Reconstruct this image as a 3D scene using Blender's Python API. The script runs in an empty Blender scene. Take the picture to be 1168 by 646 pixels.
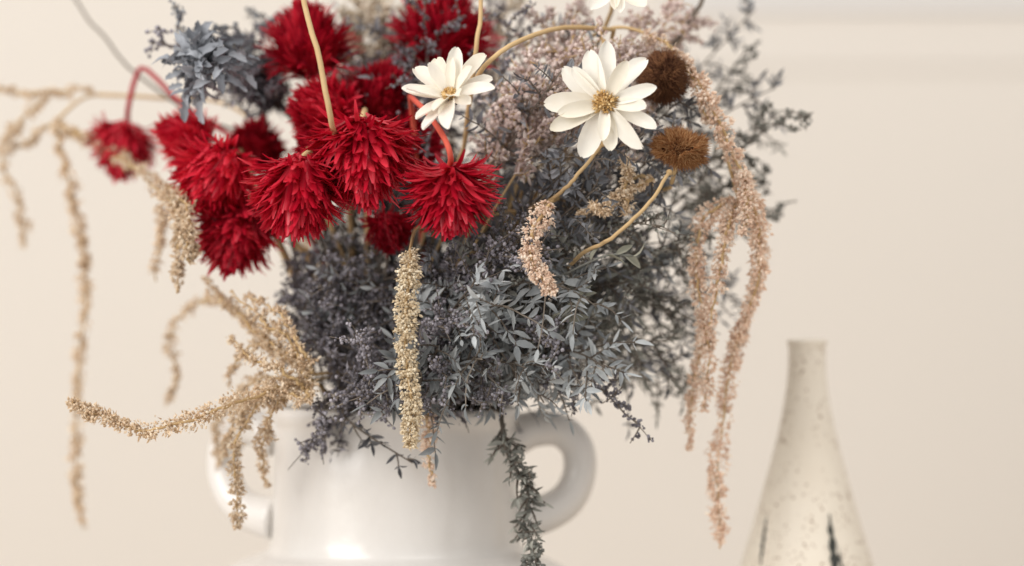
import bpy, math
import numpy as np
from mathutils import Vector
rng=np.random.default_rng(11)
D=1.6; S=0.0005; ZC=0.34
def W(px,py,y=0.0):
    k=(D+y)/D
    return np.array([(px-584)*S*k, y, ZC+(323-py)*S*k])
def nz(v):
    v=np.asarray(v,float); return v/(np.linalg.norm(v,axis=-1,keepdims=True)+1e-12)
scene=bpy.context.scene
col=scene.collection
# ------------------------------------------------------------------ materials
def newmat(name):
    m=bpy.data.materials.new(name); m.use_nodes=True
    nt=m.node_tree; nt.nodes.clear()
    return m,nt,nt.nodes,nt.links
def plant_mat(name,stops,rough=0.75,trans=0.2,noise_scale=180,spec=0.25,vary=0.35):
    m,nt,N,L=newmat(name)
    out=N.new('ShaderNodeOutputMaterial')
    b=N.new('ShaderNodeBsdfPrincipled'); b.inputs['Roughness'].default_value=rough
    b.inputs['Specular IOR Level'].default_value=spec
    geo=N.new('ShaderNodeNewGeometry'); oi=N.new('ShaderNodeObjectInfo')
    tc=N.new('ShaderNodeTexCoord'); no=N.new('ShaderNodeTexNoise'); no.inputs['Scale'].default_value=noise_scale
    no.inputs['Detail'].default_value=3
    L.new(tc.outputs['Object'],no.inputs['Vector'])
    a=N.new('ShaderNodeMath'); a.operation='MULTIPLY_ADD'; a.inputs[1].default_value=0.6
    L.new(geo.outputs['Random Per Island'],a.inputs[0])
    a2=N.new('ShaderNodeMath'); a2.operation='MULTIPLY_ADD'; a2.inputs[1].default_value=0.5
    L.new(no.outputs['Fac'],a2.inputs[0]); a2.inputs[2].default_value=-0.05
    L.new(a2.outputs[0],a.inputs[2])
    r=N.new('ShaderNodeValToRGB'); cr=r.color_ramp
    while len(cr.elements)>1: cr.elements.remove(cr.elements[-1])
    for i,(p,c) in enumerate(stops):
        e=cr.elements[0] if i==0 else cr.elements.new(p)
        e.position=p; e.color=(*c,1)
    L.new(a.outputs[0],r.inputs[0])
    hs=N.new('ShaderNodeHueSaturation')
    mm=N.new('ShaderNodeMapRange'); mm.inputs[3].default_value=1-vary; mm.inputs[4].default_value=1+vary
    L.new(oi.outputs['Random'],mm.inputs[0]); L.new(mm.outputs[0],hs.inputs['Value'])
    L.new(r.outputs[0],hs.inputs['Color'])
    L.new(hs.outputs[0],b.inputs['Base Color'])
    if trans>0:
        t=N.new('ShaderNodeBsdfTranslucent'); L.new(hs.outputs[0],t.inputs[0])
        mx=N.new('ShaderNodeMixShader'); mx.inputs[0].default_value=trans
        L.new(b.outputs[0],mx.inputs[1]); L.new(t.outputs[0],mx.inputs[2]); L.new(mx.outputs[0],out.inputs[0])
    else: L.new(b.outputs[0],out.inputs[0])
    return m
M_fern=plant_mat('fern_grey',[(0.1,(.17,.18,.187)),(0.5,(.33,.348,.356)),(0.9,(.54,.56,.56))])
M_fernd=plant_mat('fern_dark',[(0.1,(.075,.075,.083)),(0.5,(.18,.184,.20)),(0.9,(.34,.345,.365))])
M_olive=plant_mat('fern_olive',[(0.1,(.13,.127,.107)),(0.5,(.265,.264,.236)),(0.9,(.44,.44,.39))])
M_twig=plant_mat('twig_charcoal',[(0.1,(.085,.076,.087)),(0.5,(.215,.20,.222)),(0.9,(.40,.38,.41))],trans=0.05)
M_stemd=plant_mat('stem_dark',[(0.1,(.09,.07,.055)),(0.9,(.20,.17,.14))],trans=0)
M_stemt=plant_mat('stem_tan',[(0.1,(.42,.27,.12)),(0.9,(.64,.46,.25))],trans=0,vary=.1)
M_stemc=plant_mat('stem_coral',[(0.1,(.5,.06,.04)),(0.9,(.68,.14,.09))],trans=0,vary=.1)
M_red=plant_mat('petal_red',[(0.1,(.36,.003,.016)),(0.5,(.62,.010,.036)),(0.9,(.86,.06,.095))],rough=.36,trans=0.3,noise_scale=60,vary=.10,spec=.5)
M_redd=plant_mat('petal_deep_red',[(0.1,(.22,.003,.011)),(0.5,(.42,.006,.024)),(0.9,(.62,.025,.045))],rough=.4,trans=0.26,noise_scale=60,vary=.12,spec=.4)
M_white=plant_mat('petal_white',[(0.1,(.83,.76,.62)),(0.5,(.90,.855,.76)),(0.9,(.95,.92,.85))],rough=.7,trans=0.28,noise_scale=160,vary=.02)
M_eye=plant_mat('daisy_eye',[(0.1,(.28,.13,.04)),(0.5,(.56,.34,.12)),(0.9,(.80,.62,.35))],trans=0,vary=.05)
M_tan=plant_mat('amaranth_tan',[(0.1,(.46,.31,.17)),(0.45,(.77,.60,.42)),(0.9,(.94,.85,.70))],trans=0.3,vary=.06)
M_cream=plant_mat('amaranth_cream',[(0.1,(.46,.33,.19)),(0.45,(.80,.67,.47)),(0.9,(.95,.89,.74))],trans=0.25,vary=.04)
M_pink=plant_mat('amaranth_pink',[(0.1,(.60,.39,.28)),(0.45,(.90,.71,.56)),(0.9,(.96,.88,.77))],trans=0.3,vary=.05)
M_mauve=plant_mat('statice_mauve',[(0.1,(.42,.30,.28)),(0.45,(.72,.585,.54)),(0.9,(.90,.81,.75))],trans=0.25,vary=.12)
M_brown=plant_mat('bristle_brown',[(0.1,(.05,.018,.009)),(0.5,(.15,.058,.026)),(0.9,(.34,.16,.07))],trans=0.1,vary=.05)
M_amber=plant_mat('bristle_amber',[(0.1,(.18,.06,.02)),(0.5,(.42,.18,.065)),(0.9,(.70,.42,.2))],trans=0.2,vary=.05)
M_rose=plant_mat('petal_slate',[(0.1,(.10,.106,.118)),(0.5,(.22,.23,.253)),(0.9,(.40,.415,.44))],trans=0.12,noise_scale=120)
M_grass=plant_mat('grass_straw',[(0.1,(.50,.40,.29)),(0.9,(.80,.72,.60))],trans=0.2,vary=.1)

def ceramic(name,base,tint,rough,speck=None,coat=.5):
    m,nt,N,L=newmat(name)
    out=N.new('ShaderNodeOutputMaterial'); b=N.new('ShaderNodeBsdfPrincipled')
    tc=N.new('ShaderNodeTexCoord'); n1=N.new('ShaderNodeTexNoise'); n1.inputs['Scale'].default_value=14; n1.inputs['Detail'].default_value=4
    L.new(tc.outputs['Object'],n1.inputs['Vector'])
    mx=N.new('ShaderNodeMix'); mx.data_type='RGBA'; mx.inputs[6].default_value=(*base,1); mx.inputs[7].default_value=(*tint,1)
    mr=N.new('ShaderNodeMapRange'); mr.inputs[1].default_value=.35; mr.inputs[2].default_value=.7
    L.new(n1.outputs['Fac'],mr.inputs[0]); L.new(mr.outputs[0],mx.inputs[0])
    last=mx.outputs[2]
    if speck:
        for sc,thr,st in ((330,.48,.8),(170,.385,.85)):
            vo=N.new('ShaderNodeTexVoronoi'); vo.inputs['Scale'].default_value=sc; vo.inputs['Randomness'].default_value=1
            L.new(tc.outputs['Object'],vo.inputs['Vector'])
            n2=N.new('ShaderNodeTexNoise'); n2.inputs['Scale'].default_value=90; L.new(tc.outputs['Object'],n2.inputs['Vector'])
            ad=N.new('ShaderNodeMath'); ad.operation='MULTIPLY_ADD'; ad.inputs[1].default_value=-.6
            L.new(n2.outputs['Fac'],ad.inputs[0]); ad.inputs[2].default_value=thr
            lt=N.new('ShaderNodeMath'); lt.operation='LESS_THAN'
            L.new(vo.outputs['Distance'],lt.inputs[0]); L.new(ad.outputs[0],lt.inputs[1])
            ml=N.new('ShaderNodeMath'); ml.operation='MULTIPLY'; ml.inputs[1].default_value=st; L.new(lt.outputs[0],ml.inputs[0])
            m2=N.new('ShaderNodeMix'); m2.data_type='RGBA'; m2.inputs[7].default_value=(*speck,1)
            L.new(ml.outputs[0],m2.inputs[0]); L.new(last,m2.inputs[6]); last=m2.outputs[2]
    L.new(last,b.inputs['Base Color'])
    b.inputs['Roughness'].default_value=rough; b.inputs['Coat Weight'].default_value=coat; b.inputs['Coat Roughness'].default_value=.16
    bp=N.new('ShaderNodeBump'); bp.inputs['Strength'].default_value=.6; bp.inputs['Distance'].default_value=.002
    n3=N.new('ShaderNodeTexNoise'); n3.inputs['Scale'].default_value=32; n3.inputs['Detail'].default_value=4
    L.new(tc.outputs['Object'],n3.inputs['Vector']); L.new(n3.outputs['Fac'],bp.inputs['Height']); L.new(bp.outputs[0],b.inputs['Normal'])
    L.new(b.outputs[0],out.inputs[0]); return m
M_vase=ceramic('glazed_white',(.765,.735,.70),(.69,.652,.61),.27,coat=.45)
M_bottle=ceramic('glazed_cream',(.85,.775,.66),(.77,.685,.565),.55,speck=(.24,.125,.05),coat=.05)
M_ink=ceramic('dark_brush',(.02,.024,.02),(.05,.05,.04),.55,coat=0)
def flat(name,c1,c2,scale,rough=.85,bump=.1):
    m,nt,N,L=newmat(name)
    out=N.new('ShaderNodeOutputMaterial'); b=N.new('ShaderNodeBsdfPrincipled'); b.inputs['Roughness'].default_value=rough
    tc=N.new('ShaderNodeTexCoord'); n1=N.new('ShaderNodeTexNoise'); n1.inputs['Scale'].default_value=scale; n1.inputs['Detail'].default_value=5
    L.new(tc.outputs['Object'],n1.inputs['Vector'])
    mx=N.new('ShaderNodeMix'); mx.data_type='RGBA'; mx.inputs[6].default_value=(*c1,1); mx.inputs[7].default_value=(*c2,1)
    L.new(n1.outputs['Fac'],mx.inputs[0]); L.new(mx.outputs[2],b.inputs['Base Color'])
    bp=N.new('ShaderNodeBump'); bp.inputs['Strength'].default_value=bump; bp.inputs['Distance'].default_value=.002
    n2=N.new('ShaderNodeTexNoise'); n2.inputs['Scale'].default_value=200; L.new(tc.outputs['Object'],n2.inputs['Vector'])
    L.new(n2.outputs['Fac'],bp.inputs['Height']); L.new(bp.outputs[0],b.inputs['Normal'])
    L.new(b.outputs[0],out.inputs[0]); return m
M_wall=flat('wall_plaster',(.715,.664,.602),(.745,.694,.632),1.5)
M_shelfw=flat('painted_white',(.73,.71,.695),(.75,.73,.715),2)
M_lip=flat('painted_cream',(.722,.672,.612),(.745,.695,.635),2)
M_table=flat('table_wood',(.66,.58,.50),(.56,.48,.40),9,rough=.5)
# ------------------------------------------------------------------ mesh builder
class MB:
    def __init__(s): s.v=[];s.l=[];s.t=[];s.n=0;s.mi=[]
    def add(s,v,fs,mi=0):
        for fa in fs:
            if len(fa)==0: continue
            s.l.append((fa+s.n).ravel()); s.t.append(np.full(len(fa),fa.shape[1])); s.mi.append(np.full(len(fa),mi))
        s.v.append(np.asarray(v,float)); s.n+=len(v)
    def inst(s,tpl,M,P):
        tv,tf=tpl
        if len(P)==0: return
        v=np.einsum('mij,nj->mni',M,tv)+P[:,None,:]
        off=(np.arange(len(P))*len(tv))[:,None,None]
        s.add(v.reshape(-1,3),[(fa[None]+off).reshape(-1,fa.shape[1]) for fa in tf])
    def mesh(s,name,mats,origin,smooth=True):
        v=np.concatenate(s.v)-origin; l=np.concatenate(s.l).astype(np.int32); t=np.concatenate(s.t).astype(np.int32)
        me=bpy.data.meshes.new(name)
        me.vertices.add(len(v)); me.vertices.foreach_set('co',v.astype(np.float32).ravel())
        me.loops.add(len(l)); me.loops.foreach_set('vertex_index',l)
        me.polygons.add(len(t)); st=np.concatenate([[0],np.cumsum(t)[:-1]]).astype(np.int32)
        me.polygons.foreach_set('loop_start',st)
        try: me.polygons.foreach_set('loop_total',t)
        except Exception: pass
        me.polygons.foreach_set('material_index',np.concatenate(s.mi).astype(np.int32))
        me.polygons.foreach_set('use_smooth',np.full(len(t),smooth))
        for m in (mats if isinstance(mats,(list,tuple)) else [mats]): me.materials.append(m)
        me.update(calc_edges=True); me.validate()
        return me
def thing(name,label,category,origin,parts,group=None):
    e=bpy.data.objects.new(name,None); e.empty_display_size=.02; e.location=origin; col.objects.link(e)
    e["label"]=label; e["category"]=category
    if group: e["group"]=group
    for pn,mb,mat,*sm in parts:
        if mb.n==0: continue
        o=bpy.data.objects.new(pn,mb.mesh(pn,mat,np.array(origin),sm[0] if sm else True)); col.objects.link(o); o.parent=e
    return e
def crom(P,n):
    P=np.asarray(P,float)
    if len(P)==2: return P[0]+(P[1]-P[0])*np.linspace(0,1,n)[:,None]
    Q=np.vstack([2*P[0]-P[1],P,2*P[-1]-P[-2]])
    u=np.linspace(0,len(P)-1-1e-6,n); i=u.astype(int); f=(u-i)[:,None]
    a,b,c,d=Q[i],Q[i+1],Q[i+2],Q[i+3]
    return .5*((2*b)+(-a+c)*f+(2*a-5*b+4*c-d)*f**2+(-a+3*b-3*c+d)*f**3)
def bez(a,c,b,n):
    t=np.linspace(0,1,n)[:,None]; return (1-t)**2*a+2*t*(1-t)*c+t*t*b
def tang(p): return nz(np.gradient(p,axis=0))
def tube(mb,p,r,sides=6,mi=0):
    t=tang(p); ref=np.zeros(3); ref[np.argmin(np.abs(t).mean(0))]=1
    n=nz(np.cross(t,ref)); b=np.cross(t,n); k=len(p)
    a=np.linspace(0,2*np.pi,sides,endpoint=False)
    r=np.broadcast_to(np.asarray(r,float),(k,))
    v=p[:,None]+r[:,None,None]*(np.cos(a)[None,:,None]*n[:,None]+np.sin(a)[None,:,None]*b[:,None])
    i=np.arange(k-1)[:,None]*sides; j=np.arange(sides)[None]; j2=(j+1)%sides
    f=np.stack([i+j,i+j2,i+sides+j2,i+sides+j],-1).reshape(-1,4)
    mb.add(v.reshape(-1,3),[f,np.arange(sides)[None,::-1],((k-1)*sides+np.arange(sides))[None]],mi)
def frames(d,nrm):
    d=nz(d); x=nz(np.cross(d,nrm)); z=np.cross(x,d); return x,d,z
def mats(d,nrm,sx,sy,sz):
    x,y,z=frames(d,nrm); m=len(d)
    o=lambda s:np.broadcast_to(np.asarray(s,float),(m,))[:,None]
    return np.stack([x*o(sx),y*o(sy),z*o(sz)],-1)
def grid_tpl(widths,ys,zc,cup,cols=3):
    V=[]; 
    xs=np.linspace(-1,1,cols)
    for w,y,z in zip(widths,ys,zc):
        for x in xs: V.append((x*w,y,z+cup*w*x*x))
    r=len(ys); F=[(i*cols+j,i*cols+j+1,(i+1)*cols+j+1,(i+1)*cols+j) for i in range(r-1) for j in range(cols-1)]
    return np.array(V),[np.array(F)]
def leaf_tpl(w=.2,curl=.2,cup=.5):
    ys=np.array([0,.2,.5,.8,1.]); return grid_tpl(w*np.array([.15,.75,1,.6,.04]),ys,curl*ys**2*-1,cup)
def ico():
    p=(1+5**.5)/2
    v=nz(np.array([(-1,p,0),(1,p,0),(-1,-p,0),(1,-p,0),(0,-1,p),(0,1,p),(0,-1,-p),(0,1,-p),(p,0,-1),(p,0,1),(-p,0,-1),(-p,0,1)],float))
    f=np.array([(0,11,5),(0,5,1),(0,1,7),(0,7,10),(0,10,11),(1,5,9),(5,11,4),(11,10,2),(10,7,6),(7,1,8),(3,9,4),(3,4,2),(3,2,6),(3,6,8),(3,8,9),(4,9,5),(2,4,11),(6,2,10),(8,6,7),(9,8,1)])
    return v,[f]
def sphere_tpl(nu=14,nv=9):
    V=[(0,0,-1)]
    for i in range(1,nv):
        a=-math.pi/2+math.pi*i/nv
        for j in range(nu):
            b=2*math.pi*j/nu; V.append((math.cos(a)*math.cos(b),math.cos(a)*math.sin(b),math.sin(a)))
    V.append((0,0,1)); q=[];t=[]
    for i in range(nv-2):
        for j in range(nu):
            q.append((1+i*nu+j,1+i*nu+(j+1)%nu,1+(i+1)*nu+(j+1)%nu,1+(i+1)*nu+j))
    for j in range(nu):
        t.append((0,1+(j+1)%nu,1+j)); L=1+(nv-2)*nu; t.append((len(V)-1,L+j,L+(j+1)%nu))
    return np.array(V,float),[np.array(q),np.array(t)]
ICO=ico(); SPH=sphere_tpl()
SPIKE=(np.array([(-.5,0,-.3),(.5,0,-.3),(0,0,.6),(0,1,0)],float),[np.array([(0,1,3),(1,2,3),(2,0,3)])])
LEAVES=[leaf_tpl(.13,.15,.6),leaf_tpl(.16,.4,.8),leaf_tpl(.115,-.15,.5)]
NARROW=[leaf_tpl(.1,.3,.5),leaf_tpl(.12,-.2,.5)]
BRACT=leaf_tpl(.3,.3,.6)
def rdir(n): return nz(rng.normal(size=(n,3)))
MOUTH=W(451,478,0)
def mouth_pt():
    a=rng.uniform(0,2*np.pi); r=.042*math.sqrt(rng.random())
    return MOUTH+np.array([r*math.cos(a),r*math.sin(a),-.06])
def from_mouth(target,n=18,lift=.35,jit=.02,back=False):
    target=np.asarray(target,float)
    p0=mouth_pt()
    if back: p0[1]=abs(p0[1])*.8
    d=target-p0
    rim=p0+np.array([d[0]*.18,d[1]*.18,.065]); rim[:2]=MOUTH[:2]+np.clip(rim[:2]-MOUTH[:2],-.044,.044)
    c=(rim+target)/2+np.array([0,0,abs(d[0])*lift])+rng.normal(0,jit,3)
    if back: c[1]=max(c[1],rim[1]*.6+.0)
    b=bez(rim,c,target,n)
    return np.vstack([p0[None],(p0*.4+rim*.6)[None],b])
# ------------------------------------------------------------------ setting
def box(mb,lo,hi,mi=0):
    lo=np.array(lo);hi=np.array(hi)
    v=np.array([[ (lo,hi)[i][0],(lo,hi)[j][1],(lo,hi)[k][2]] for i in (0,1) for j in (0,1) for k in (0,1)])
    mb.add(v,[np.array([(0,1,3,2),(4,6,7,5),(0,4,5,1),(2,3,7,6),(0,2,6,4),(1,5,7,3)])],mi)
YW=1.0
mb=MB(); box(mb,(-2.4,YW,-.7),(2.4,YW+.1,2.0))
thing('wall','plain pale warm beige plastered interior wall','wall',(0,YW,-.7),[('wall_surface',mb,M_wall,False)])
kb=(D+YW)/D
mb=MB(); z0=ZC+(323-10)*S*kb; x0=(760-584)*S*kb
box(mb,(x0,YW-.009,z0),(1.8,YW-.001,z0+.16))
mb2=MB(); box(mb2,(x0+.01,YW-.003,z0-.055),(1.79,YW-.001,z0-.002))
thing('wall_panel','white painted flat panel moulding fixed on pale wall','moulding',(x0,YW-.01,z0),[('board',mb,M_shelfw,False),('lower_trim',mb2,M_lip,False)])
mb=MB(); box(mb,(-1.3,-.45,-.04),(1.3,YW-.01,0))
o=bpy.data.objects.new('tabletop',mb.mesh('tabletop',M_table,np.zeros(3),False)); col.objects.link(o); o["kind"]="structure"; o["label"]="pale wooden tabletop under the two vases"; o["category"]="table"
# ------------------------------------------------------------------ vases
def lathe(mb,prof,cx,cy,seg=96,mi=0):
    prof=np.asarray(prof,float); k=len(prof); a=np.linspace(0,2*np.pi,seg,endpoint=False)
    wob=1+.006*np.sin(a*2+1)[None]+.004*np.sin(3*a+prof[:,1:2]*40)
    v=np.stack([cx+prof[:,0:1]*np.cos(a)*wob,cy+prof[:,0:1]*np.sin(a)*wob,np.broadcast_to(prof[:,1:2],(k,seg))],-1)
    i=np.arange(k-1)[:,None]*seg; j=np.arange(seg)[None]; j2=(j+1)%seg
    mb.add(v.reshape(-1,3),[np.stack([i+j,i+j2,i+seg+j2,i+seg+j],-1).reshape(-1,4)],mi)
def pz(py,k=1): return ZC+(323-py)*S*k
cx=MOUTH[0]
outer=[(.001,.0),(.066,.0),(.074,.004),(.1,.035),(.122,.08),(.128,.115),(.122,.148),(.108,.168),(.092,.1795),(.080,.1845),(.0738,.1875),(.0712,.192),(.0702,.199),(.0698,.215),(.0694,.235),(.0685,.25),(.069,.258),(.0708,.263),(.0714,.2665),(.070,.2695),(.067,.2695),(.065,.266),(.0635,.25),(.0635,.2),(.09,.17),(.11,.12),(.1,.05),(.06,.012),(.001,.01)]
mb=MB(); lathe(mb,crom([(a,b) for a,b in outer],170),cx,0)
hp=[(583,500),(608,490),(638,491),(658,510),(661,540),(648,569),(621,586),(585,592)]
hr=[.0115,.0105,.0098,.0095,.0095,.0102,.011,.0125]
def handle(sg,ry,sc=1.0):
    m=MB(); P=np.array([[cx+sg*((x-590)*sc+139)*S,0,pz(y)] for x,y in hp]); R=np.interp(np.linspace(0,7,48),range(8),hr)
    P[:,1]=ry*np.clip(np.abs(P[:,0]-cx)/.1-.7,0,1)
    tube(m,crom(P,48),R,20); return m
thing('ceramic_vase','glossy white two-handled ceramic vase holding dried flowers','vase',(cx,0,0),[('vase_body',mb,M_vase),('handle',handle(1,.012),M_vase),('handle',handle(-1,.06,.85),M_vase)])
yb=.03; kbz=(D+yb)/D; bx=W(920.5,400,yb)[0]
bp=[(389,22.3),(394,21.6),(402,20.8),(430,22),(460,26),(500,34),(550,47.5),(600,61.5),(646,75),(720,92),(800,104),(880,107),(950,100),(990,88),(1000,80)]
prof=[(r*S*kbz,pz(y,kbz)) for y,r in bp]
prof=[(.008,pz(470,kbz)),(.0092,pz(400,kbz)),(.0096,pz(390,kbz)),(.0103,pz(387.5,kbz))]+prof+[(.001,0.0005)]
prof[-2]=(prof[-2][0],.0005)
P2=crom(prof,150); mb=MB(); lathe(mb,P2,bx,yb)
def brush(az,pyt,pyb,w,lean=0):
    n=18; ys=np.linspace(pyt,pyb,n); V=[]
    for i,y in enumerate(ys):
        u=i/(n-1); z=pz(y,kbz); r=np.interp(-z,-P2[8:,1],P2[8:,0])+.00035; a=az+lean*u+.01*math.sin(i*1.7+az*5)
        ww=w*math.sin(math.pi*min(1,.05+u*.85))*(1+.45*math.sin(i*2.3+az*9))
        for s in (-1,0,1): aa=a+s*ww/r; V.append((bx+r*math.cos(aa)*1.004,yb+r*math.sin(aa)*1.004,z))
    F=[(i*3+j,i*3+j+1,(i+1)*3+j+1,(i+1)*3+j) for i in range(n-1) for j in range(2)]
    mb.add(np.array(V),[np.array(F)],1)
brush(-math.pi/2+.34,582,685,.0023,-.02); brush(-math.pi/2+.44,618,700,.0010,0); brush(-math.pi/2-1.0,584,640,.0012,.12); brush(-math.pi/2-.75,640,760,.0014,.05); brush(-math.pi/2-.1,668,790,.0016); brush(.3,600,720,.002); brush(1.4,610,720,.002); brush(2.6,590,700,.002)
thing('bottle_vase','speckled cream narrow-necked bottle vase with dark brush strokes','vase',(bx,yb,0),[('bottle_body',mb,[M_bottle,M_ink])])
# ------------------------------------------------------------------ amaranth
def strand(px,w0,w1,dens=1.0,fs=.0010,jag=.38,droop=False):
    mb=MB(); sp=MB()
    pts=np.array([W(*p) for p in px]); n=90; p=crom(pts,n)
    dr=np.cumsum(rng.normal(0,.00036,(n,3)),0); p=p+dr-dr[-1]*np.linspace(0,1,n)[:,None]*.8
    seg=np.linalg.norm(np.diff(p,axis=0),axis=1); Ln=seg.sum(); t=tang(p)
    tube(sp,p,np.linspace(.0011,.0005,n),5)
    kk=int(Ln/.0045)+4
    lump=1+jag*np.interp(np.linspace(0,1,n),np.linspace(0,1,kk),rng.uniform(-1,1,kk))
    w=np.interp(np.linspace(0,1,n),[0,.08,.5,.93,1],[w0*.6,w0,(w0+w1)/2,w1,w1*.4])*lump
    area=2*np.pi*((w0+w1)/2)*Ln; m=int(dens*area/(fs*fs*2.3))
    nc=max(8,m//9); uc=rng.random(nc); rc=rdir(nc)
    ci=rng.integers(0,nc,m); u=np.clip(uc[ci]+rng.normal(0,.0016/Ln,m),0,.9999)*(n-1); i=u.astype(int).clip(0,n-2); f=(u-i)[:,None]
    c=p[i]*(1-f)+p[i+1]*f; tt=t[i]
    r=nz(np.cross(nz(rc[ci]+rng.normal(0,.35,(m,3))),tt)); 
    cr=rng.uniform(.6,1.25,nc)[ci]
    rad=w[i]*(.25+.7*np.sqrt(rng.random(m)))*cr
    P=c+r*rad[:,None]; d=nz(r+tt*.5+rng.normal(0,.45,(m,3)))
    s=fs*rng.uniform(.45,1.1,m)
    h=m//2; g=m*3//4
    mb.inst(ICO,mats(d[:h],tt[:h]+.1,s[:h]*.9,s[:h]*1.2,s[:h]*.9),P[:h])
    mb.inst(SPIKE,mats(d[h:g],tt[h:g]+.1,s[h:g],s[h:g]*2.8,s[h:g]),P[h:g])
    mb.inst(BRACT,mats(d[g:],rdir(m-g),s[g:]*2.6,s[g:]*2.6,s[g:]*2.6),P[g:])
    return mb,sp
def amaranth(label,mat,strands,stems,group='hanging amaranth plumes'):
    parts=[]; st=MB()
    for s in strands:
        a,b=strand(*s[0:1],**s[1]); parts.append(('tassel',a,mat,False))
        st.v+=[x for x in b.v]; 
        for l,tt,mi in zip(b.l,b.t,b.mi): st.l.append(l+st.n); st.t.append(tt); st.mi.append(mi)
        st.n+=b.n
    org=None
    for q in stems:
        if isinstance(q,tuple) and q[0]=='m':
            p=from_mouth(W(*q[1]),20,lift=q[2],jit=.008,back=len(q)>3); tube(st,p,np.linspace(.0014,.0010,len(p)),6)
            if org is None: org=p[0]
        else:
            p=crom([W(*a) for a in q],30); tube(st,p,np.linspace(.0012,.0008,30),6)
    if org is None: org=MOUTH
    thing('amaranth_plume',label,'dried flower',org,[('stem',st,M_stemt)]+parts,group)
K=lambda w0,w1,**k:dict(w0=w0*S,w1=w1*S,**k)
B_=dict(fs=.0012)
amaranth('pale tan trailing amaranth with long thin hanging tassels',M_tan,[
 ([(62,140,.05),(78,190,.05),(95,280,.055),(97,350,.06),(90,430,.06),(89,520,.06),(93,604,.06)],K(7.5,8.5,dens=.8,**B_)),
 ([(110,108,.07),(60,106,.07),(30,108,.07),(-20,98,.07)],K(6,6,dens=.7,**B_)),
 ([(55,112,.07),(20,150,.08),(5,190,.08),(24,225,.08),(28,285,.08)],K(7,7,dens=.8,**B_)),
 ([(60,140,.05),(20,165,.08),(-20,170,.08)],K(5,5,dens=.6,**B_)),
 ([(62,140,.05),(110,160,.04),(160,195,.0),(205,240,-.07),(222,290,-.08)],K(7,12,dens=.75,**B_)),
 ([(205,230,-.06),(207,280,-.07),(202,335,-.07)],K(9,6,dens=.9,**B_)),
 ([(180,235,.0),(182,270,.0),(178,322,.0)],K(7,5,dens=.8,**B_)),
 ([(190,215,-.05),(215,250,-.08),(216,300,-.08)],K(10,8,dens=.8,**B_)),
 ],[('m',(300,240,0.0),.3,1),[(300,240,0),(215,225,.02),(120,165,.04),(62,140,.05)],[(62,140,.05),(90,115,.06),(110,108,.07)],[(110,108,.07),(180,112,.06),(270,125,.04),(360,220,.02),(430,420,0)]])
G_=dict(jag=.55)
amaranth('golden tan amaranth spilling sideways over the vase rim',M_tan,[
 ([(352,432,-.085),(300,447,-.1),(225,475,-.12),(165,494,-.125),(115,482,-.12),(76,459,-.115)],K(12,7,dens=1.,fs=.0009)),
 ([(345,435,-.08),(300,465,-.085),(266,515,-.085),(268,560,-.085),(269,604,-.085)],K(9.5,7,dens=.9)),
 ([(335,415,-.05),(290,385,-.03),(250,345,.0),(217,352,.03),(196,390,.04),(202,430,.04),(190,465,.04)],K(7,6,dens=.7,**B_,**G_)),
 ([(350,430,-.09),(318,395,-.07),(275,360,-.05),(232,318,-.03)],K(9,5,dens=.55,**G_)),
 ([(350,440,-.06),(300,430,-.05),(250,470,-.01),(246,530,.01)],K(8,6,dens=.7,**B_,**G_)),
 ([(345,440,-.08),(320,460,-.085),(300,500,-.075),(307,555,-.06)],K(9,7,dens=.8,**G_)),
 ([(355,425,-.09),(325,408,-.08),(282,400,-.06),(262,445,-.03)],K(10,5,dens=.55,**G_)),
 ([(352,432,-.09),(325,385,-.09),(290,365,-.08),(262,328,-.06)],K(8,5,dens=.55,**G_)),
 ([(355,440,-.09),(330,455,-.095),(300,440,-.09),(270,462,-.08)],K(9,6,dens=.7,**G_)),
 ([(355,425,-.09),(345,385,-.09),(315,350,-.08),(280,338,-.06)],K(8,5,dens=.5,**G_)),
 ([(352,445,-.09),(322,422,-.1),(290,410,-.09),(262,382,-.07)],K(9,6,dens=.55,**G_)),
 ([(345,440,-.08),(290,455,-.08),(268,480,-.07),(250,520,-.05)],K(8,6,dens=.7,**G_)),
 ([(352,430,-.06),(320,380,-.05),(285,372,-.04),(265,350,.0)],K(8,6,dens=.55,**G_)),
 ],[('m',(352,432,-.08),.2),('m',(345,430,-.08),.2),('m',(345,438,-.05),.2)])
amaranth('dense cream amaranth tassel hanging over vase front',M_cream,[
 ([(467,288,-.125),(463,340,-.138),(462,400,-.14),(464,460,-.138),(467,508,-.137)],K(14,10,dens=1.4,fs=.0009,jag=.15))],
 [('m',(485,262,-.03),.05,1),[(485,262,-.03),(474,262,-.085),(467,288,-.125)]])
amaranth('short pale pink amaranth tassel against the vase neck',M_pink,[
 ([(492,465,-.085),(495,510,-.085),(493,556,-.085)],K(9,6,dens=.8))],[('m',(490,462,-.08),.1)])
amaranth('dusty pink amaranth tassel draped over grey foliage',M_pink,[
 ([(626,232,-.13),(607,262,-.138),(606,292,-.14),(618,315,-.14),(626,334,-.14)],K(12,9.5,dens=1.2,fs=.0009,jag=.25))],
 [('m',(640,225,-.08),.1,1),[(640,225,-.08),(626,232,-.13)]])
amaranth('tan amaranth cluster tucked below a white daisy',M_tan,[
 ([(708,178,-.11),(713,205,-.115),(708,245,-.115)],K(8,6)),
 ([(745,205,-.1),(705,228,-.11),(660,245,-.11)],K(8,5)),
 ([(720,225,-.1),(690,240,-.12),(672,232,-.12)],K(6,5))],
 [('m',(730,200,-.08),.2,1),[(730,200,-.08),(745,205,-.1)]])
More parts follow.
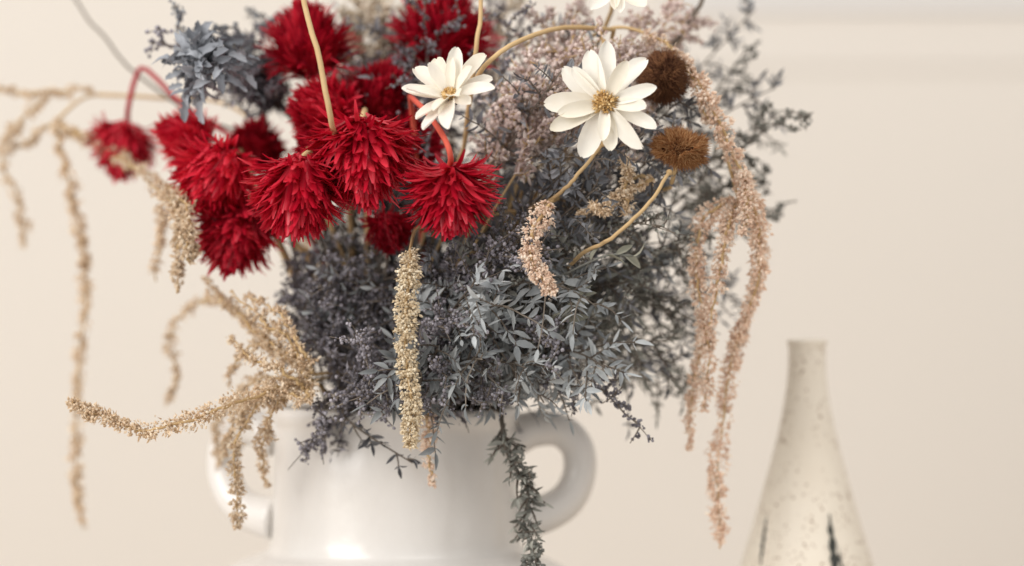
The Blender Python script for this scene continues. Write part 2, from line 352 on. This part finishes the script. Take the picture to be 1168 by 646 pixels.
amaranth('long blush pink amaranth arching over and hanging down',M_pink,[
 ([(775,60,-.08),(800,105,-.09),(825,160,-.09),(850,215,-.09),(864,270,-.08),(858,330,-.07),(835,400,-.06),(818,480,-.05),(816,560,-.05),(819,627,-.05)],K(9.5,9.5,dens=1.)),
 ([(835,225,-.08),(806,260,-.08),(798,310,-.08),(806,370,-.07),(796,440,-.06),(787,512,-.06)],K(11,7,dens=1.)),
 ([(842,228,-.08),(830,260,-.09),(822,310,-.09),(812,380,-.08),(806,470,-.07)],K(10.5,7,dens=.9)),
 ([(845,200,-.08),(866,235,-.07),(870,280,-.06),(858,345,-.05),(838,420,-.05)],K(10,7,dens=.9)),
 ([(840,195,-.08),(850,225,-.1),(846,265,-.1)],K(10,8)),
 ([(735,40,-.08),(760,52,-.08),(790,90,-.09),(812,140,-.09)],K(6,9,dens=.7)),
 ],[('m',(640,60,-.04),.05,1),[(640,60,-.04),(700,32,-.06),(745,42,-.08),(775,60,-.08)],[(820,150,-.08),(835,200,-.08),(842,228,-.08)]])
# ------------------------------------------------------------------ strawflowers
def petal_tpl(flare,w,inn=.1,tipw=.3):
    ys=np.linspace(0,1,9); wd=w*np.array([.5,.8,1,1,1,.97,.86,.64,tipw])
    return grid_tpl(wd,ys-.10*abs(flare)*ys**3,-inn*np.sin(ys*np.pi)+flare*ys**3,-.55)
PET=[petal_tpl(-.04,.062,.10),petal_tpl(.10,.056,.12),petal_tpl(-.16,.066,.06),petal_tpl(.22,.05,.15)]
FL={'skirt':(9,.60,1.16),'dome':(3,.66,.92),'star':(30,.44,1.02)}
def strawflower(px,py,y,R,axis,mat,label,stem=None,n=760,stemmat=None,mode='dome'):
    flare,rho,Lf=FL[mode]
    c=W(px,py,y); a=nz(axis); R=R*S*.97
    x=nz(np.cross(a,[.1,.3,1.])) ; v=np.cross(a,x)
    sh=c-a*R*{'skirt':.36,'dome':.1,'star':.1}[mode]
    lo,hi={'skirt':(34,160),'dome':(18,165),'star':(20,165)}[mode]
    ct=rng.uniform(math.cos(math.radians(hi)),math.cos(math.radians(lo)),n); th=np.arccos(ct); ph=rng.uniform(0,2*np.pi,n)
    nt=22; tph=rng.uniform(0,2*np.pi,nt); g=rng.integers(0,nt,n); k=rng.random(n)<.5; ph=np.where(k,tph[g]+rng.normal(0,.09,n),ph)
    rd=np.cos(ph)[:,None]*x+np.sin(ph)[:,None]*v
    q=a*np.cos(th)[:,None]+rd*np.sin(th)[:,None]
    td=a*np.sin(th)[:,None]-rd*np.cos(th)[:,None]
    fl=np.radians(flare+rng.normal(0,4.5,n)+26*np.clip((np.radians(75)-th),0,1.2)/1.2)
    d=nz(td*np.cos(fl)[:,None]+q*np.sin(fl)[:,None]+rng.normal(0,.045,q.shape))
    sq=q*rho*R*rng.uniform(.8,1.03,(n,1)); base=sh+sq
    L=R*Lf*rng.uniform(.6,1.03,n)*np.where(th<.8,.72,1)
    nr=nz(q+rng.normal(0,.17,q.shape))
    mb=MB(); k=rng.choice(4,n,p=[.35,.3,.25,.1])
    for i in range(4):
        s=k==i; mb.inst(PET[i],mats(d[s],nr[s],L[s]*rng.uniform(.8,1.5,s.sum()),L[s],L[s]),base[s])
    cal=MB(); sb=R*rho*.85
    cal.inst(SPH,np.array([np.stack([x*sb,v*sb,a*sb],-1)]),np.array([sh]))
    st=MB(); b=sh-a*R*rho*.8
    if stem is None:
        p0=from_mouth(b-a*R*.3+np.array([0,.04,0]),16,.15,back=True); p=np.vstack([p0,b[None]])
    else:
        qq=[W(*s) for s in stem]; p0=from_mouth(qq[0],14,.1,back=True); p=np.vstack([p0,crom(qq+[b],16)[1:]])
    tube(st,p,np.linspace(.0014,.0016,len(p)),7)
    thing('strawflower',label,'dried flower',p[0],[('stem',st,stemmat or M_stemt),('petals',mb,mat),('flower_core',cal,M_redd)],'red dried strawflowers in the bouquet')
SF=strawflower
lb='bright red dried strawflower head among grey foliage'
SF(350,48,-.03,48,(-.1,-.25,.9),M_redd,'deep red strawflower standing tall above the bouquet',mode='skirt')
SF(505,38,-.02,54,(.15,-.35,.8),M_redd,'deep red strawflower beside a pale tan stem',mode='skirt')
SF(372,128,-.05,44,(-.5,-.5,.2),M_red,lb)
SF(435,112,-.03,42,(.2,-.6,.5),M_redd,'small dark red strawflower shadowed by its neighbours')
SF(416,182,-.12,54,(.08,-.22,-.95),M_red,'large vivid red strawflower with downswept fringe petals',n=950,mode='skirt')
SF(341,222,-.12,50,(-.06,-.3,-.9),M_red,'vivid red strawflower hanging like a fringed skirt',n=880,mode='skirt')
SF(514,213,-.13,49,(.04,.12,-.95),M_red,'bright red strawflower on a coral stem',stem=[(468,110,-.07),(488,130,-.12),(508,160,-.15),(514,180,-.15)],stemmat=M_stemc,mode='star',n=720)
SF(247,198,-.06,50,(-.3,-.45,-.5),M_red,lb)
SF(213,160,-.02,39,(-.7,-.4,.3),M_red,lb)
SF(270,270,-.05,47,(-.15,-.35,-.8),M_red,lb,mode='skirt')
SF(140,170,.04,38,(-.15,-.2,-.9),M_red,'small red strawflower drooping from a bent stem',stem=[(290,170,0.02),(215,125,.03),(168,80,.04),(155,88,.04),(146,125,.04)],stemmat=M_redd,mode='skirt')
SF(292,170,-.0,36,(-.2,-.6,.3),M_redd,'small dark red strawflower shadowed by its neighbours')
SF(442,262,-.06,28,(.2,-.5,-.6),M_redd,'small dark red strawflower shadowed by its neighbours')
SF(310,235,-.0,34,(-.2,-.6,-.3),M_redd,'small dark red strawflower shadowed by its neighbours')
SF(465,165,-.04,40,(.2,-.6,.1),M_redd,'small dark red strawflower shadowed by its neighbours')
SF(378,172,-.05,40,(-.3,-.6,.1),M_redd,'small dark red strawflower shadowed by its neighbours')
# ------------------------------------------------------------------ daisies
def dpet(curl,notch,w=.17):
    ys=np.array([0,.12,.3,.5,.7,.86,.95,1.]); wd=w*np.array([.4,.6,.85,1,.98,.8,.5,.18])
    v,f=grid_tpl(wd,ys,curl*ys**2,.5,5)
    v=v.reshape(8,5,3); v[-1,2,1]-=notch; v[-2,2,1]-=notch*.4; v[:,1,2]-=.014; v[:,3,2]-=.014
    v[5:,0,2]+=.02; v[4:,4,2]-=.015
    return v.reshape(-1,3),f
DP=[dpet(-.08,.03),dpet(.14,.02,.18),dpet(-.25,.03),dpet(.02,.0,.145)]
def daisy(px,py,y,R,axis,label,tilt=10,n=11,eye=.12,stem=None):
    c=W(px,py,y); a=nz(axis); R*=S; x=nz(np.cross(a,[.1,.2,1.])); v=np.cross(a,x)
    mb=MB()
    for lay,(nn,lo,sc) in enumerate(((n,tilt,1),(max(4,n//2),tilt+16,.8))):
        ph=np.linspace(0,2*np.pi,nn,endpoint=False)+rng.normal(0,.10,nn)+lay*.4
        th=np.radians(lo+rng.normal(0,9,nn)); rd=np.cos(ph)[:,None]*x+np.sin(ph)[:,None]*v
        d=np.cos(th)[:,None]*rd+np.sin(th)[:,None]*a; nr=nz(np.cos(th)[:,None]*a-np.sin(th)[:,None]*rd+rng.normal(0,.24,d.shape))
        L=R*sc*rng.uniform(.82,1.04,nn); k=rng.integers(0,4,nn)
        for i in range(4):
            s=k==i; mb.inst(DP[i],mats(d[s],nr[s],L[s]*rng.uniform(.9,1.2,s.sum()),L[s],L[s]),c+rd[s]*R*.05+a*R*.03*lay)
    ey=MB(); ey.inst(SPH,np.array([np.stack([x,v,a*.6],-1)*R*eye]),np.array([c+a*R*.03]))
    m=200; rr=R*eye*1.25*np.sqrt(rng.random(m)); ph=rng.uniform(0,6.28,m); rd=np.cos(ph)[:,None]*x+np.sin(ph)[:,None]*v
    P=c+rd*rr[:,None]+a*R*(.04+.06*(1-(rr/(R*eye*1.3))**2))[:,None]; d=nz(a+rd*.9+rng.normal(0,.4,P.shape))
    ey.inst(SPIKE,mats(d,rd,R*.028,R*.13,R*.028),P); ey.inst(ICO,mats(d[:50],rd[:50],R*.022,R*.035,R*.022),P[:50]+d[:50]*R*.08)
    cal=MB(); cal.inst(SPH,np.array([np.stack([x,v,a*.7],-1)*R*.16]),np.array([c-a*R*.08]))
    st=MB(); b=c-a*R*.12
    if stem: q=[W(*s) for s in stem]; p0=from_mouth(q[0],14,.1,back=True); p=np.vstack([p0,crom(q+[b],20)[1:]])
    else: p=np.vstack([from_mouth(b-a*R*.6+np.array([0,.05,0]),16,.1,back=True),b[None]])
    tube(st,p,np.linspace(.0014,.0013,len(p)),7)
    thing('white_daisy',label,'dried flower',p[0],[('stem',st,M_stemt),('petals',mb,M_white),('flower_centre',ey,M_eye),('calyx',cal,M_olive)],'cream white dried daisies in the bouquet')
daisy(690,118,-.14,62,(-.12,-1,.1),'cream white daisy with golden centre, fully open',tilt=8,n=11,eye=.13)
daisy(514,111,-.14,54,(-.3,-.75,.62),'cream white daisy tilted upwards beside red strawflowers',tilt=24,n=12,eye=.07,stem=[(700,34,-.07),(640,32,-.09),(590,48,-.12),(556,72,-.13),(540,95,-.12),(526,112,-.125)])
daisy(702,-14,-.1,44,(0,-.7,.35),'cream white daisy at the top of the bouquet',tilt=12,n=11)
# ------------------------------------------------------------------ brown pods
def pod(px,py,y,rx,rz,axis,label,mring,n=5200):
    c=W(px,py,y); a=nz(axis); x=nz(np.cross(a,[.1,.9,.2])); v=np.cross(a,x); rx*=S; rz*=S
    core=MB(); core.inst(SPH,np.array([np.stack([x*rx,v*rx,a*rz],-1)*.62]),np.array([c]))
    br=MB(); q=rdir(n); tf=rdir(45); g=np.argmax(q@tf.T,1); rs=(1+rng.normal(0,.13,45))[g][:,None]
    P=c+(q[:,0:1]*x*rx+q[:,1:2]*v*rx+q[:,2:]*a*rz)*.66*rs
    d=nz(q*.6+tf[g]*.9+rng.normal(0,.6,q.shape)); d=nz(d[:,0:1]*x+d[:,1:2]*v+d[:,2:]*a*.8)
    L=rx*rng.uniform(.14,.42,n); br.inst(SPIKE,mats(d,rdir(n),rx*.032,L,rx*.032),P)
    st=MB(); p=np.vstack([from_mouth(c-a*rz*2+np.array([0,.03,0]),16,.1,back=True),(c-a*rz*.7)[None]]); tube(st,p,np.linspace(.0014,.0012,len(p)),6)
    thing('seed_pod',label,'dried flower',p[0],[('stem',st,M_stemt),('pod_core',core,M_brown),('bristles',br,mring)],'brown dried seed pods')
pod(756,88,-.09,31,35,(.5,-.5,.6),'round dark brown bristly dried seed pod',M_brown)
pod(775,170,-.12,33,20,(.15,-.25,1),'flattened amber brown fuzzy dried seed pod',M_amber)
# ------------------------------------------------------------------ foliage
def resample(p,u):
    k=len(p)-1; x=np.clip(np.asarray(u,float),0,.99999)*k; i=x.astype(int); f=(x-i)[:,None]
    return p[i]*(1-f)+p[i+1]*f
def sub(p0,d,L,n,bend,curl=0):
    s=np.linspace(0,1,n)[:,None]; 
    return p0+d*L*s+bend*L*s**2+(rng.normal(0,.012,(n,3))*L*s)
def fern(path,nb=20,Lb=.035,leaf=.0085,start=.35,nrm=None,pairs=7,sw=1.0,tip=1.0,mess=1.0):
    st=MB(); lv=MB(); k=len(path); t=tang(path)
    if nrm is None: nrm=nz(np.array([rng.normal(0,.5),-1,rng.normal(0,.5)]))
    tube(st,path,np.linspace(.0013,.0004,k)*sw,5)
    U=np.linspace(start,.98,nb)+rng.normal(0,.01,nb)
    P=resample(path,U); T=nz(resample(t,U)); PP=[];DD=[];NN=[];LL=[]
    for i in range(nb):
        sg=1 if i%2 else -1; N=nz(nrm+rng.normal(0,.3,3)); side=nz(np.cross(T[i],N))*sg
        u=(U[i]-start)/(1-start); L=Lb*(1-.55*u**1.5*tip)*rng.uniform(.5,1.3)
        d=nz(T[i]*.65+side*.8+rng.normal(0,.2,3)); b=sub(P[i],d,L,7,np.array([0,0,-.25])+N*rng.normal(0,.3)+side*rng.normal(0,.2))
        tube(st,b,np.linspace(.0006,.0003,7)*sw,4)
        uu=np.repeat(np.linspace(.12,.95,pairs),2); sn=np.tile([1,-1],pairs); kp=rng.random(len(uu))<.88; uu=uu[kp]; sn=sn[kp]; p=resample(b,uu); tt=nz(resample(tang(b),uu))
        ss=nz(np.cross(tt,N))*sn[:,None]
        dd=nz(tt*.6+ss*.85+N*rng.normal(0,.3*mess,(len(uu),1))+rng.normal(0,.2*mess,tt.shape))
        PP+= [p,b[-1:]]; DD+=[dd,tt[-1:]]; NN+=[np.broadcast_to(N,p.shape)+rng.normal(0,.5,p.shape),N[None]]
        LL+=[leaf*(1-.4*uu)*rng.uniform(.4,1.35,len(uu))*(1-.3*u),np.array([leaf*.7])]
    PP=np.concatenate(PP);DD=np.concatenate(DD);NN=np.concatenate(NN);LL=np.concatenate(LL)
    kk=rng.integers(0,3,len(PP))
    for i in range(3):
        s=kk==i; lv.inst(LEAVES[i],mats(DD[s],NN[s],LL[s]*rng.uniform(.7,1.35,s.sum()),LL[s],LL[s]),PP[s])
    return st,lv
def twig(path,nb=26,Lb=.04,bud=.0009,start=.3,nbud=26,leafy=.6,tpl=ICO,spread=.0022,curl=.5):
    st=MB(); lv=MB(); k=len(path); t=tang(path)
    tube(st,path,np.linspace(.0012,.0005,k),5)
    U=np.linspace(start,.99,nb); P=resample(path,U); T=nz(resample(t,U)); B=[]
    for i in range(nb):
        side=nz(np.cross(T[i],rng.normal(size=3))); L=Lb*rng.uniform(.5,1.2)*(1-.4*U[i])
        d=nz(T[i]*.7+side*.8); b=sub(P[i],d,L,8,nz(rng.normal(size=3))*curl*rng.random()+np.array([0,0,-.15])); B.append((b,L))
        for j in range(3):
            u=rng.uniform(.3,.9); q=resample(b,[u])[0]; dd=nz(nz(b[-1]-b[0])*.6+rng.normal(size=3)*.6)
            B.append((sub(q,dd,L*.4,6,nz(rng.normal(size=3))*curl),L*.4))
    B.append((path[int(k*.7):],.03))
    PP=[];DD=[]
    for b,L in B:
        tube(st,b,np.linspace(.0005,.0002,len(b)),4) if L!=.03 else None
        m=max(4,int(nbud*L/Lb)); u=rng.random(m); p=resample(b,u); PP.append(p+rng.normal(0,1,(m,3))*spread*.45); DD.append(nz(resample(tang(b),u)*.5+rng.normal(0,.7,(m,3))))
    PP=np.concatenate(PP);DD=np.concatenate(DD); m=len(PP); s=bud*rng.uniform(.55,1.3,m)
    nl=int(m*leafy*.6); R=rdir(m)
    lv.inst(tpl,mats(DD[nl:],R[nl:],s[nl:],s[nl:]*1.2,s[nl:]),PP[nl:])
    Ls=s[:nl]*5; h=nl//2
    lv.inst(NARROW[0],mats(DD[:h],R[:h],Ls[:h]*1.4,Ls[:h],Ls[:h]),PP[:h]); lv.inst(NARROW[1],mats(DD[h:nl],R[h:nl],Ls[h:]*1.4,Ls[h:],Ls[h:]),PP[h:nl])
    return st,lv
def put(kind,label,group,path,res,ml,ms=M_stemd,smooth=True,pn='leaves'):
    thing(kind,label,'dried foliage',path[0],[('stem',res[0],ms),(pn,res[1],ml,smooth)],group)
rows=np.array([(-30,320,870),(0,320,855),(60,350,840),(100,410,860),(130,440,865),(200,370,850),(250,350,840),(300,350,820),(350,360,785),(400,372,765),(440,382,730),(470,395,640)],float)
def target(front,lo=-30,hi=450,xr=(0,1)):
    py=rng.uniform(lo,hi); a=np.interp(py,rows[:,0],rows[:,1]); b=np.interp(py,rows[:,0],rows[:,2])
    u=rng.uniform(*xr); px=a+(b-a)*u
    e=math.sqrt(max(.05,1-(2*u-1)**2)); dep=.13*e*min(1,.45+.55*(470-py)/200)
    y=-dep*rng.uniform(.75,1) if front==1 else (dep*rng.uniform(.2,1) if front==-1 else rng.uniform(-.5,.3)*dep)
    return px,py,y
def onefern(t,dark,lift=.25,**k):
    p=from_mouth(W(*t),20,lift,.01); m={0:M_fern,1:M_fernd,2:M_olive}[dark]
    lab={0:'silvery blue-grey dried fern sprig in the white vase',1:'dark slate dried fern sprig inside the bouquet',2:'olive grey dried fern sprig in the bouquet'}[dark]
    put('fern_sprig',lab,'grey dried fern sprigs in the bouquet',p,fern(p,**k),m)
def onetwig(t,lift=.25,mat=M_twig,**k):
    p=from_mouth(W(*t),20,lift,.012)
    put('berry_twig','charcoal twig with tiny dried buds in the bouquet','charcoal budded twigs in the bouquet',p,twig(p,**k),mat,pn='buds',smooth=True)
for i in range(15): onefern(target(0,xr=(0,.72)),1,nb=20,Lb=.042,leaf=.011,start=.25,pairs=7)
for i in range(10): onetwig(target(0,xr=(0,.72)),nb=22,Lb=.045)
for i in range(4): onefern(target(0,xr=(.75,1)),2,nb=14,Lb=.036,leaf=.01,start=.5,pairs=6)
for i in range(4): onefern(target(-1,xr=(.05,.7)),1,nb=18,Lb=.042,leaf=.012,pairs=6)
# front layer
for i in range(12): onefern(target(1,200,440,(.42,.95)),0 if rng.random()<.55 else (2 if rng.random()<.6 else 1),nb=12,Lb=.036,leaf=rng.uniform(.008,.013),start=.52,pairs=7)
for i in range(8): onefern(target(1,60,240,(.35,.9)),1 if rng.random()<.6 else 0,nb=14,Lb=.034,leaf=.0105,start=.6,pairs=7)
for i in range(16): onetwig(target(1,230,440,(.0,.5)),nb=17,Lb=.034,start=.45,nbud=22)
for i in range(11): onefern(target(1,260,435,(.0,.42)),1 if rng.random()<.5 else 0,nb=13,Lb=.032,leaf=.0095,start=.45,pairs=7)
for t in [(345,310,-.04),(350,335,-.05),(358,365,-.06),(365,395,-.07),(345,300,-.02),(368,350,-.07),(340,330,-.02)]: onetwig(t,nb=16,Lb=.026,start=.45)
for i in range(13): onetwig(target(1,240,435,(.42,.98)),nb=14,Lb=.038,start=.58,mat=(M_olive if rng.random()<.6 else M_twig),nbud=15,curl=.9)
for i in range(7): onetwig(target(0,-30,150,(0,.3)),nb=22,Lb=.038,start=.5)
for t in [(905,125,-.03),(885,100,.0),(868,160,-.02),(878,245,0),(850,60,.02),(862,10,.03),(790,440,-.02),(770,415,-.04),(760,390,-.06),(835,330,0),(820,290,.02),(870,200,0),(890,130,.01),(780,360,-.05)]:
    (onefern(t,2 if rng.random()<.5 else 1,lift=.2,nb=13,Lb=.026,leaf=.010,start=.66,pairs=5) if rng.random()<.65 else onetwig(t,lift=.2,nb=14,Lb=.03,start=.66,mat=M_olive,nbud=16))
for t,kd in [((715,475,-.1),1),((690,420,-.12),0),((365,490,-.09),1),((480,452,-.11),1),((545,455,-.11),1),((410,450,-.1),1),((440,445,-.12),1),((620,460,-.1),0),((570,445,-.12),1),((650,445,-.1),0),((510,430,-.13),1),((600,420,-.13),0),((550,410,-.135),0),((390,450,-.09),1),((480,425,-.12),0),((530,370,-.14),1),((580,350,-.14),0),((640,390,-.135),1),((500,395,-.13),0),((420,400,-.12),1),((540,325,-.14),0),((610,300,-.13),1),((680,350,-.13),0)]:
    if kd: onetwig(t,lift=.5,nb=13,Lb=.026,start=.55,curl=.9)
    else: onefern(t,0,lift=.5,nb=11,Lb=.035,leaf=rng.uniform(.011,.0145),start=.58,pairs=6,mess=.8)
tp=np.vstack([from_mouth(W(572,470,-.07),12,.2,.004),crom([W(572,480,-.08),W(580,520,-.088),W(602,560,-.088),W(598,600,-.09),W(612,640,-.105),W(600,675,-.11)],26)])
f1=fern(tp,nb=26,Lb=.010,leaf=.0085,start=.38,pairs=3,sw=1.4,mess=2.5); f2=twig(tp,nb=18,Lb=.012,bud=.0012,start=.38,nbud=9,leafy=1.0)
put('fern_sprig','dark grey-brown sprig trailing down beside vase handle','grey dried fern sprigs in the bouquet',tp,f1,M_olive)
put('berry_twig','dark twig trailing down over the vase neck','charcoal budded twigs in the bouquet',tp,f2,M_olive,pn='buds')
tp=np.vstack([from_mouth(W(390,468,-.075),12,.2,.004),crom([W(395,478,-.08),W(425,500,-.085),W(470,528,-.09)],14)])
put('fern_sprig','thin dark sprig resting against the vase neck','grey dried fern sprigs in the bouquet',tp,fern(tp,nb=7,Lb=.009,leaf=.010,start=.5,pairs=2),M_fernd)
# slate ruffled flower
def ruffle(px,py,y,R,axis,n=70):
    c=W(px,py,y); a=nz(axis); x=nz(np.cross(a,[.1,.9,.2])); v=np.cross(a,x); R*=S; mb=MB()
    th=np.radians(rng.uniform(5,125,n)); ph=rng.uniform(0,6.28,n); rd=np.cos(ph)[:,None]*x+np.sin(ph)[:,None]*v
    d=np.cos(th)[:,None]*a+np.sin(th)[:,None]*rd; base=c-a*R*.4+d*R*rng.uniform(.1,.75,(n,1))
    d=nz(d+rng.normal(0,.4,d.shape))
    nr=nz(a*np.sin(th)[:,None]-rd*np.cos(th)[:,None]+rng.normal(0,.6,d.shape)); Ls=R*rng.uniform(.25,.6,n)
    ys=np.linspace(0,1,8)
    for q in range(4):
        tpl=grid_tpl(.2*np.array([.3,.7,1,.7,1.05,.7,.8,.1])*(1+.1*np.sin(ys*9+q)),ys-.2*ys**3,.22*np.sin(ys*4.5+q)*ys-.45*ys**3,1.0,5)
        s=np.arange(n)%4==q; mb.inst(tpl,mats(d[s],nr[s],Ls[s],Ls[s],Ls[s]),base[s])
    st=MB(); p=np.vstack([from_mouth(W(300,120,.02),14,.1),crom([W(300,120,.02),W(262,95,.01),c-a*R*.4],10)[1:]]); tube(st,p,np.linspace(.002,.0014,len(p)),6)
    thing('ruffled_flower','slate blue-grey dried flower with curled ruffled petals','dried flower',p[0],[('stem',st,M_stemd),('petals',mb,M_rose)])
ruffle(226,68,-.08,52,(-.35,-.4,.4),200)
for t in [(182,48,-.05),(200,30,-.04),(270,30,-.03),(290,70,-.02),(262,45,.0),(310,110,-.02),(300,15,.02),(275,95,-.03)]:
    p=np.vstack([from_mouth(W(345,170,.0),12,.05,.008),crom([W(335,140,0),W(300,95,0.0),W(*t)],14)])
    put('berry_twig','slate twig with tiny curled leaves near ruffled flower','charcoal budded twigs in the bouquet',p,twig(p,nb=14,Lb=.024,start=.62,bud=.001,leafy=.9),M_rose if rng.random()<.5 else M_twig,pn='buds')
for t in [(600,95,-.09),(612,60,-.08),(640,85,-.1),(655,40,-.08),(625,20,-.05),(690,45,-.09),(740,18,-.05),(775,5,-.04),(720,60,-.09),(600,120,-.09),(660,5,-.04),(745,120,-.08),(800,20,-.02),(650,110,-.1)]:
    p=from_mouth(W(*t),18,.05,.006)
    put('statice_spray','pale mauve statice spray with tiny clustered florets','mauve statice sprays in the bouquet',p,twig(p,nb=18,Lb=.024,bud=.0011,start=.76,nbud=24,leafy=.4,spread=.0028),M_mauve,M_stemt,pn='florets',smooth=False)
# straw stems
def straw(pts,r,label,mat=M_stemt):
    st=MB(); q=[W(*s) for s in pts]; p0=from_mouth(q[0],12,.05,.005,back=True); p=np.vstack([p0,crom(q,26)[1:]]); p[3:]+=np.cumsum(rng.normal(0,.0003,(len(p)-3,3)),0)
    tube(st,p,np.linspace(r,r*.8,len(p)),8)
    kn=MB(); kn.inst(SPH,np.array([np.eye(3)*r*1.4]),p[-1:])
    thing('dried_stem',label,'dried stem',p[0],[('stalk',st,mat),('stem_tip',kn,mat)],'bare dried stems in the bouquet')
straw([(400,240,-.02),(390,170,-.09),(381,140,-.145),(368,70,-.15),(348,-10,-.14),(345,-40,-.13)],.0017,'thick golden tan bare stem crossing red flowers')
straw([(530,170,-.06),(545,75,-.1),(548,20,-.1),(550,-30,-.1)],.0014,'tan bare stem beside deep red strawflower')
straw([(630,330,-.05),(665,295,-.11),(705,272,-.14),(745,235,-.14),(768,200,-.13)],.0012,'tan curved stem leading to amber seed pod')
straw([(560,250,-.04),(620,235,-.10),(660,205,-.13),(690,170,-.125)],.0012,'pale tan stem behind a white daisy')
straw([(300,160,.02),(220,130,.05),(150,78,.06),(110,30,.07),(78,-10,.08)],.0010,'thin dark brown twig reaching out of bouquet',M_stemd)
straw([(720,120,-.02),(770,50,-.03),(805,0,-.03),(815,-20,-.03)],.0016,'dark brown bare twig rising behind seed pod',M_stemd)
for t in [(425,-15,.02),(405,-20,.03),(440,10,.02),(395,15,.03),(585,-10,.03),(470,-20,.04)]:
    p=from_mouth(W(*t),18,.03,.004)
    put('grass_plume','pale straw-coloured dried grass plume','straw grass plumes in the bouquet',p,twig(p,nb=22,Lb=.022,bud=.0011,start=.75,nbud=18,leafy=1.0,spread=.002),M_grass,M_stemt,pn='florets')
M_leafo=plant_mat('leaf_olive',[(0.1,(.17,.165,.125)),(0.9,(.34,.335,.27))])
for pts,nl in (([(640,315,-.11),(690,292,-.13),(722,292,-.13)],5),([(610,390,-.11),(640,362,-.125),(668,338,-.125)],6)):
    q=[W(*s) for s in pts]
    p=np.vstack([from_mouth(q[0],14,.1,.004,back=True),crom(q,10)[1:]])
    st=MB(); tube(st,p,np.linspace(.001,.0005,len(p)),6); lv=MB()
    U=np.linspace(.75,1,nl); PP=resample(p,U); tt=nz(resample(tang(p),U)); ss=nz(np.cross(tt,[0,-1,0]))*np.where(np.arange(nl)%2,1,-1)[:,None]
    dd=nz(tt*.8+ss*.6+rng.normal(0,.35,(nl,3))); Ls=rng.uniform(.007,.016,nl)
    lv.inst(leaf_tpl(.17,.45,.9),mats(dd,np.tile([0,-1.,.3],(nl,1))+rng.normal(0,.7,(nl,3)),Ls,Ls,Ls),PP)
    put('leaf_sprig','olive grey sprig with pointed dried leaves','olive leaf sprigs',p,(st,lv),M_leafo,M_olive)
# ------------------------------------------------------------------ light, camera
def area(name,loc,tgt,sx,sy,e,c):
    l=bpy.data.lights.new(name,'AREA'); l.shape='RECTANGLE'; l.size=sx; l.size_y=sy; l.energy=e; l.color=c
    o=bpy.data.objects.new(name,l); o.location=loc; o.rotation_euler=(Vector(tgt)-Vector(loc)).to_track_quat('-Z','Y').to_euler(); col.objects.link(o); return o
area('window_light',(-1.4,-1.35,1.1),(0,.1,.35),1.3,1.6,38,(1,.975,.94))
area('overhead_fill',(.6,-.8,1.9),(0,.2,.3),1.7,1.7,16,(1,.975,.945))  # added fill from upper right to lift the shaded side, no actual ceiling lamp
w=bpy.data.worlds.new("World"); scene.world=w; w.use_nodes=True
bg=w.node_tree.nodes['Background']; bg.inputs[0].default_value=(1,.982,.958,1); bg.inputs[1].default_value=.62
cam=bpy.data.cameras.new('camera'); co=bpy.data.objects.new('camera',cam); col.objects.link(co)
co.location=(0,-D,ZC); co.rotation_euler=(math.radians(90),0,0)
cam.sensor_width=36; cam.lens=36*D/(1168*S); cam.clip_start=.05; cam.clip_end=50
cam.dof.use_dof=True; cam.dof.focus_distance=D-.13; cam.dof.aperture_fstop=2.5
scene.camera=co
scene.view_settings.view_transform='Standard'; scene.view_settings.look='None'; scene.view_settings.exposure=0
